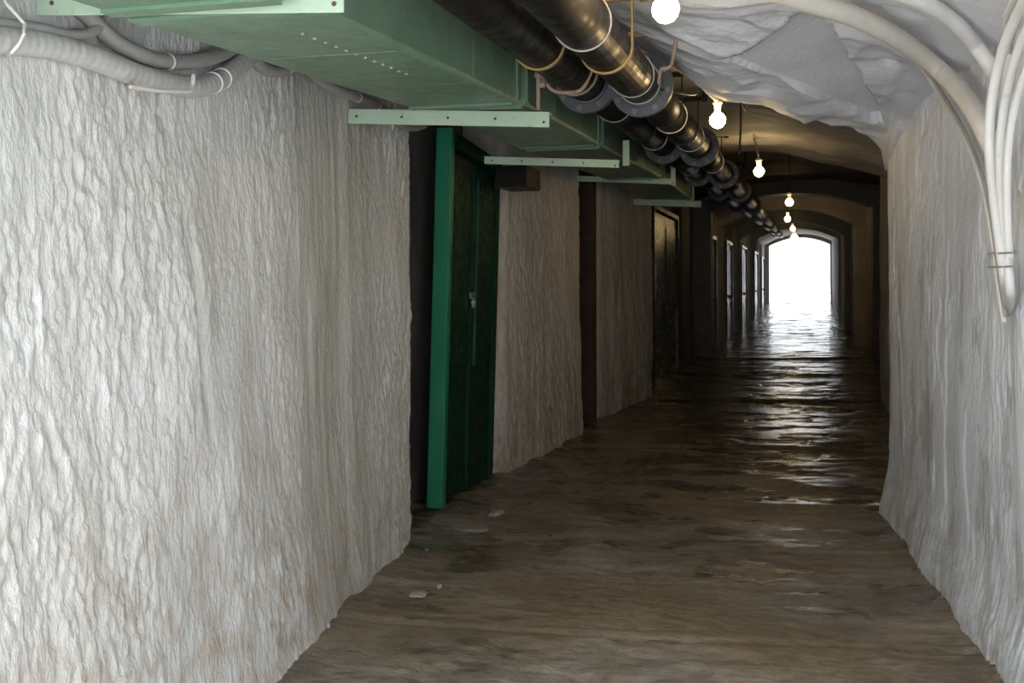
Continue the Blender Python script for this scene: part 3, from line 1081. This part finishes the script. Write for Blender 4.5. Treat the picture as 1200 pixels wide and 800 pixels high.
def hanger(y, label, mat='rusty', rods=((-0.86, 1.5),), bar=True, only=None):
    a, b = pipe_A(y), pipe_B(y)
    t = max(a[2], b[2]) + PR + 0.05
    r = thing('pipe_hanger', label, 'hanger', (-0.87, y, t), 'hangers that carry the two black pipes')
    if only != 'B':
        u_strap(a, PR + 0.002, y, (t, t)).build('strap', mat, r)
    if only != 'A':
        u_strap(b, PR + 0.002, y, (t, t)).build('strap', mat, r)
    x0, x1 = a[0] - 0.15, b[0] + 0.15
    MB().box((x0, y - 0.014, t - 0.004), (x1, y + 0.014, t + 0.022), 0.002).build('crossbar', mat, r)
    for x, tt in rods:
        MB().tube([(x, y, t), (x, y, tt)], 0.008, 8).build('rod', mat, r)
    MB().box((x1 - 0.02, y - 0.02, t - 0.012), (x1 + 0.015, y + 0.02, t + 0.03), 0.003).build('nut', mat, r)
    return r


hanger(4.12, 'rusty ochre hanger of the pipes by the first bulb', 'ochre', ((-0.57, 1.32), (-1.15, 1.4)))
hanger(4.84, 'rusty strap hanger just before the first pipe flanges', 'rusty', ((-0.60, 1.45), (-1.16, 1.4)), only='A')
hanger(6.0, 'pipe hanger with a dark rod beside the second bulb', 'pipe', ((-0.60, 1.5), (-1.15, 1.5)))
hanger(7.0, 'pipe hanger past the second bulb', 'pipe', ((-0.60, 1.5),))
hanger(9.3, 'pipe hanger behind the third bulb', 'pipe', ((-0.60, 1.5),))
hanger(12.4, 'pipe hanger above the end of the duct', 'pipe', ((-0.60, 1.9),))
# bent arm from bracket upright to the strap
a = pipe_A(4.72)
arm = MB().tube(spline([(DXR + 0.04, 4.70, duct_t(4.7) + 0.13), (DXR + 0.05, 4.70, duct_t(4.7) + 0.15), (a[0] - 0.08, 4.72, a[2] - 0.092), (a[0] - 0.0, 4.72, a[2] - PR - 0.008), (a[0] + 0.06, 4.72, a[2] - 0.09), (a[0] + PR + 0.008, 4.72, a[2])], 30), 0.009, 8)
arm = arm.build('pipe_cradle', 'rusty')
tag(arm, 'bent rusty rod cradle between duct bracket and nearer pipe', 'cradle')
up = MB().box((DXR + 0.045, 4.685, duct_t(4.7) - 0.02), (DXR + 0.062, 4.70, duct_t(4.7) + 0.19), 0.002)
up.build('upright', 'rusty', arm)
MB().lathe((DXR + 0.075, 4.69, duct_t(4.7) + 0.1), [(0.018, -0.012), (0.018, 0.012)], 6, 'x').build('bolt', 'rusty', arm)


# ================================================================== BULBS
def bulb(px, py, Y, label, cord_top, side=0.0, rad=0.045):
    c = P(px, py, Y=Y)
    top = c[2] + rad * 2.1
    r = thing('light_bulb', label, 'light bulb', (c[0], c[1], top), 'bare bulbs along the ceiling')
    prof = [(0.004, -rad), (rad * 0.55, -rad * 0.84), (rad * 0.88, -rad * 0.45), (rad, 0), (rad * 0.90, rad * 0.45), (rad * 0.62, rad * 0.80), (rad * 0.40, rad * 0.98)]
    MB().lathe(c, prof, 14, 'z').build('glass', 'bulb' if Y < 12 or 20 < Y < 24 else 'bulb_dim', r, True)
    MB().lathe(c, [(rad * 0.36, rad * 0.95), (rad * 0.40, rad * 1.2), (rad * 0.46, rad * 2.0), (rad * 0.62, rad * 2.05), (rad * 0.62, rad * 2.3), (rad * 0.3, rad * 2.5), (0.006, rad * 2.6)], 14, 'z').build('socket', 'socket', r, True)
    z0 = c[2] + rad * 2.55
    MB().tube(spline([(c[0], c[1], z0), (c[0] - side * 0.3, c[1], z0 + (cord_top - z0) * 0.4), (c[0] - side, c[1] - 0.02, cord_top)], 12), 0.006, 6).build('cord', 'black_cord', r)
    return r


bulb(780, 11, 3.4, 'lit bare bulb at the top edge, hanging over the pipe flanges', 1.15, 0.02)
bulb(841, 141, 6.0, 'lit bare bulb in an ivory socket beside the second flanges', 1.30, 0.05)
bulb(889.5, 201, 9.4, 'lit bare bulb before the rounded edge of the ceiling', 1.30, 0.06)
bulb(925, 237, 13.8, 'small lit bulb hanging under the dark concrete beam', 1.75, 0, 0.05)
bulb(923, 256.5, 22.2, 'small lit bulb right below the bulb under the dark beam', 1.80, 0, 0.06)
bulb(929, 268, 27.0, 'tiny lit bulb second from the bright opening', 2.0, 0, 0.06)
bulb(931, 278, 36.0, 'lit bulb touching the top of the bright opening', 2.1, 0, 0.11)


# ================================================================== CABLES
def march(px, py, off=0.0):
    d = ray(px, py)
    for k in np.arange(1.5, 9, 0.01):
        q = d * k
        X, Y, t = q[0], q[1], q[2] - SL * q[1]
        if X > right_x(Y) - off or t > near_ceil_t(X, Y) - off or X < near_left_x(Y, t) + off:
            return np.array([X, Y, t])
    return np.array([X, Y, t])


def smooth_path(p, it=3):
    for _ in range(it):
        p[1:-1] = (p[:-2] + 2 * p[1:-1] + p[2:]) / 4
    return p


def cable(name, pts, width, mat, label, cat, group, rib=0.0, off=None, n=60, rings=(), tail=0.0):
    """cable lying on the rock along a line of photo points; width in photo pixels at its middle"""
    raw = [march(x, y, 0.03) for x, y in pts]
    mid = raw[len(raw) // 2]
    zc = (mid @ np.array([_f[0], _f[1], _f[2]])) + SL * mid[1] * _f[2]
    rad = width / FPX * zc / 2
    o = rad + (0.02 if off is None else off + 0.01)
    px = spline([(x, y, 0) for x, y in pts], n)
    fr_ = np.linspace(0, 1, len(px))
    oo = o - (o + 2.2 * rad) * sstep(1 - tail, 1, fr_) if tail else np.full(len(px), o)
    path = np.array([march(x, y, k) for (x, y, _), k in zip(px, oo)])
    path = smooth_path(path, 6)
    L = np.concatenate([[0], np.cumsum(np.linalg.norm(np.diff(path, axis=0), axis=1))])
    m = max(n, int(L[-1] / 0.006)) if rib else n
    s = np.linspace(0, L[-1], m)
    path = np.stack([np.interp(s, L, path[:, i]) for i in range(3)], -1)
    path = smooth_path(path, 3)
    r = np.full(m, rad)
    if rib:
        r = rad * (1 + rib * np.sin(s * 2 * math.pi / 0.034) + 0.05 * perlin(np.stack([s * 22, 0 * s, 0 * s], -1) + rad * 100))
    ob = MB().tube(path, r, 14).build(name, mat, None, True)
    tag(ob, label, cat, group)
    for fr in rings:
        i = int(fr * (m - 1))
        MB().tube(path[max(0, i - 1):i + 2], rad * 1.10, 14).build('tie', 'white_rod', ob, True)
    return ob


GL = 'wrapped conduits along the top of the left wall'
cable('flexible_conduit', [(-330, 60), (-190, 46), (-60, 44), (0, 47), (55, 53), (110, 68), (160, 88), (205, 99), (232, 102), (262, 91), (285, 71), (305, 55), (318, 30)], 27, 'conduit', 'thickest grey tape-wrapped conduit, sagging over the bent white rod', 'conduit', GL, 0.02, n=120, rings=(0.77, 0.80))
cable('flexible_conduit', [(-330, 20), (-190, 14), (-60, 20), (0, 27), (40, 32), (80, 41), (105, 39), (122, 25), (132, 5), (138, -25)], 13, 'conduit_dark', 'thin grey conduit lying on the thickest one and turning up behind the duct bracket', 'conduit', GL, 0.01, off=0.03, n=90)
cable('flexible_conduit', [(88, 2), (118, 33), (140, 52), (180, 70), (220, 73), (258, 64), (285, 48), (300, 28)], 18, 'conduit_dark', 'mid-thick grey conduit above the thickest one, behind the bent white rod', 'conduit', GL, 0.02, rings=(0.42,))
cable('flexible_conduit', [(288, 50), (300, 72), (318, 83), (336, 80), (352, 66), (362, 50)], 14, 'conduit_dark', 'short loop of grey conduit peeping out below the duct edge', 'conduit', GL, 0.03, rings=(0.62,))
cable('flexible_conduit', [(345, 60), (362, 82), (384, 100), (412, 112), (438, 121), (462, 140), (482, 150), (497, 146)], 10.5, 'conduit_dark', 'thinnest grey conduit slipping down to the second duct bracket', 'conduit', GL, 0.03, rings=(0.4, 0.55))
cable('flexible_conduit', [(70, -15), (84, 6), (100, 20), (113, 14), (118, -8)], 14, 'conduit_dark', 'stub of pale conduit tucked up behind the first duct bracket', 'conduit', GL, 0.02, off=0.0)

# bent rod and the loose tie wire on the left wall
pa = [march(150, 101, 0.03), march(165, 103, 0.10), march(222, 108, 0.13), march(225, 100, 0.13), march(227, 88, 0.13)]
pa[0] = march(147, 92, -0.03)
rod = MB().tube(np.array([march(152, 99, -0.02), march(153, 102, 0.12), march(185, 106, 0.125), march(218, 107, 0.125), march(223, 106, 0.125), march(225.5, 100, 0.125), march(227, 88, 0.125)]), 0.0068, 8)
tag(rod.build('conduit_hook', 'white_rod'), 'bent white rod with rust flecks holding up the thickest conduit', 'hook')
tie = MB().tube(np.array([march(x, y, o) for x, y, o in ((2, -8, 0.05), (8, 5, 0.06), (20, 18, 0.08), (29, 28, 0.10), (28, 40, 0.115), (22, 52, 0.11), (14, 61, 0.09), (10, 64, 0.03))]), 0.0042, 7)
tag(tie.build('tie_wire', 'white_rod'), 'loose white tie wire looped over the conduits at the left edge', 'wire')

GR = 'white cables in the corner of ceiling and right wall'
cable('cable', [(880, -25), (932, -3), (1000, 18), (1060, 50), (1104, 85), (1134, 117), (1154, 150), (1172, 190), (1184, 225)], 21, 'cable_cream', 'thick cream cable arching from the ceiling down the wall', 'cable', GR, n=80, tail=0.22)
cable('cable', [(990, -25), (1045, -10), (1088, 5), (1122, 29), (1147, 58), (1166, 86), (1184, 122)], 18, 'cable', 'thick white cable bending round the upper corner behind the bundle', 'cable', GR, n=60, tail=0.3)
cable('cable', [(1074, 72), (1102, 112), (1130, 160), (1149, 210), (1160, 262), (1167, 310), (1172, 350), (1177, 378)], 6, 'cable_cream', 'thin cream wire hanging inside the arch of the thick cable', 'cable', GR, n=70)
cable('cable', [(1078, 72), (1107, 113), (1134, 160), (1153, 212), (1163, 265), (1170, 318), (1178, 370)], 4, 'conduit_dark', 'thin grey wire paired with the thin cream one', 'cable', GR, n=70)
cable('cable', [(1212, -20), (1194, 14), (1176, 55), (1164, 105), (1159, 160), (1163, 215), (1170, 270), (1178, 330), (1182, 372)], 11, 'cable', 'white cable leading the vertical bundle by the wall slot', 'cable', GR, off=0.075, n=70, tail=0.13)
cable('cable', [(1215, 15), (1198, 45), (1184, 90), (1174, 145), (1172, 205), (1178, 270), (1184, 340), (1185, 368)], 10, 'cable', 'middle white cable of the vertical bundle', 'cable', GR, off=0.06, n=70, tail=0.13)
cable('cable', [(1225, 45), (1206, 75), (1191, 118), (1182, 170), (1180, 230), (1183, 300), (1186, 340)], 9, 'cable', 'white cable of the bundle closest to the right edge', 'cable', GR, off=0.06, n=70, tail=0.13)
cable('cable', [(1200, -20), (1186, 5), (1179, 20), (1180, 38), (1184, 60)], 8, 'cable', 'short white cable at the very top of the bundle', 'cable', GR, off=0.04, tail=0.3)
for y0, lb in ((296, 'upper wire clip across the white cable bundle'), (312, 'lower wire clip across the white cable bundle')):
    w = MB().tube(np.array([march(1158, y0 + 1, -0.01), march(1162, y0 + 1, 0.06), march(1174, y0 + 0.5, 0.135), march(1185, y0, 0.12), march(1188, y0 - 1, -0.02)]), 0.0028, 6)
    tag(w.build('wire_clip', 'wire'), lb, 'clip')

# conduits and rods by the first bulbs
def poly_tube(name, pts, r, mat, label, cat, n=30):
    o = MB().tube(spline([P(x, y, Y=Y) for x, y, Y in pts], n), r, 10).build(name, mat, None, True)
    return tag(o, label, cat)


poly_tube('conduit', [(808, -30, 4.0), (809, 0, 4.35), (811, 60, 5.1), (813, 84, 5.5), (822, 100, 5.6), (840, 118, 5.85)], 0.011, 'conduit', 'grey painted conduit running down the ceiling to the second bulb', 'conduit')
poly_tube('hanger_rod', [(799, -20, 4.6), (797, 15, 4.7), (790, 60, 4.75), (787, 76, 4.75)], 0.009, 'rusty', 'thin dark rod hanging left of the grey ceiling conduit', 'rod')
poly_tube('hook', [(787, 76, 4.75), (782, 80, 4.75), (775, 81, 4.75), (773, 88, 4.76), (772, 98, 4.78)], 0.008, 'rusty', 'small rusty hook under the thin hanging rod', 'hook', 16)
poly_tube('wire', [(716, 40, 4.2), (722, 60, 4.35), (736, 85, 4.7), (760, 100, 4.95), (790, 108, 5.2), (812, 111, 5.5), (817, 108, 5.6)], 0.005, 'black_cord', 'black wire trailing over the outer pipe to the ceiling conduit', 'wire')
poly_tube('wire', [(660, -25, 3.4), (676, 5, 3.7), (704, 17, 3.95), (712, 30, 4.05), (718, 42, 4.12)], 0.006, 'black_cord', 'black twisted wire lying on the outer pipe near the top edge', 'wire')
poly_tube('wire', [(845, 70, 6.3), (862, 108, 7.0), (878, 139, 8.6), (884, 160, 9.2), (889, 184, 9.38)], 0.008, 'black_cord', 'black wire feeding the third bulb from the ceiling', 'wire')
poly_tube('hanger_rod', [(868, 96, 7.0), (868, 150, 7.0), (866, 182, 7.0)], 0.007, 'black_cord', 'thin black rod between the second and third bulbs', 'rod', 10)


# ================================================================== LOOSE CHIPS ON THE FLOOR
def chip(px, py, sx, sy, h, label, seed):
    c = P(px, py, t=FT)
    rs = np.random.RandomState(seed)
    n = 9
    a = np.linspace(0, 2 * math.pi, n, endpoint=False) + rs.uniform(-0.2, 0.2, n)
    rr = rs.uniform(0.65, 1.1, n)
    z0 = float(FLOOR_GRID[2][np.abs(FLOOR_GRID[1] - c[1]).argmin(), np.abs(FLOOR_GRID[0] - c[0]).argmin()]) - 0.003
    vs = [(c[0] + sx * r * math.cos(q), c[1] + sy * r * math.sin(q), z0) for q, r in zip(a, rr)]
    vs += [(c[0] + 0.85 * sx * r * math.cos(q), c[1] + 0.85 * sy * r * math.sin(q), z0 + h * rs.uniform(0.6, 1.1)) for q, r in zip(a, rr)]
    vs.append((c[0] + 0.1 * sx, c[1], z0 + h * 1.2))
    fs = [tuple(range(n - 1, -1, -1))]
    for i in range(n):
        j = (i + 1) % n
        fs += [(i, j, n + j, n + i), (n + i, n + j, 2 * n)]
    o = MB().add(vs, fs).build('plaster_chip', 'stone_chip')
    tag(o, label, 'stone', 'plaster chips fallen on the floor')


chip(490, 696, 0.055, 0.06, 0.018, 'flat pale plaster chip on the floor by the near wall foot', 1)
chip(582, 602, 0.055, 0.09, 0.020, 'pale flat chip lying on the floor before the green door', 2)
chip(500, 646, 0.012, 0.013, 0.012, 'tiny white crumb on the floor before the green door', 3)
chip(553, 622, 0.13, 0.05, 0.008, 'long whitish lump of mortar on the floor before the green door', 4)
chip(384, 741, 0.016, 0.016, 0.02, 'small pale pebble at the foot of the near wall', 5)
chip(515, 689, 0.012, 0.02, 0.015, 'tiny crumb right of the flat plaster chip', 6)


# ================================================================== ADDED HAZE that lifts the deep blacks and suggests glow at the opening
hz, hnt, hN, hL, hb = new_mat('bloom_haze')
hN.remove(hb)
sc_ = hN.new('ShaderNodeVolumeScatter')
sc_.inputs['Color'].default_value = (0.85, 0.92, 1.0, 1)
sc_.inputs['Density'].default_value = 0.009
sc_.inputs['Anisotropy'].default_value = 0.55
hL.new(sc_.outputs[0], hN['Material Output'].inputs['Volume'])
M['haze'] = hz
o = MB().box((-2.3, 13.5, -1.6), (1.9, 59.5, 2.6)).build('haze', 'haze')
o['kind'] = 'stuff'
tag(o, 'thin haze added deep in the tunnel to suggest glow before the opening', 'haze')
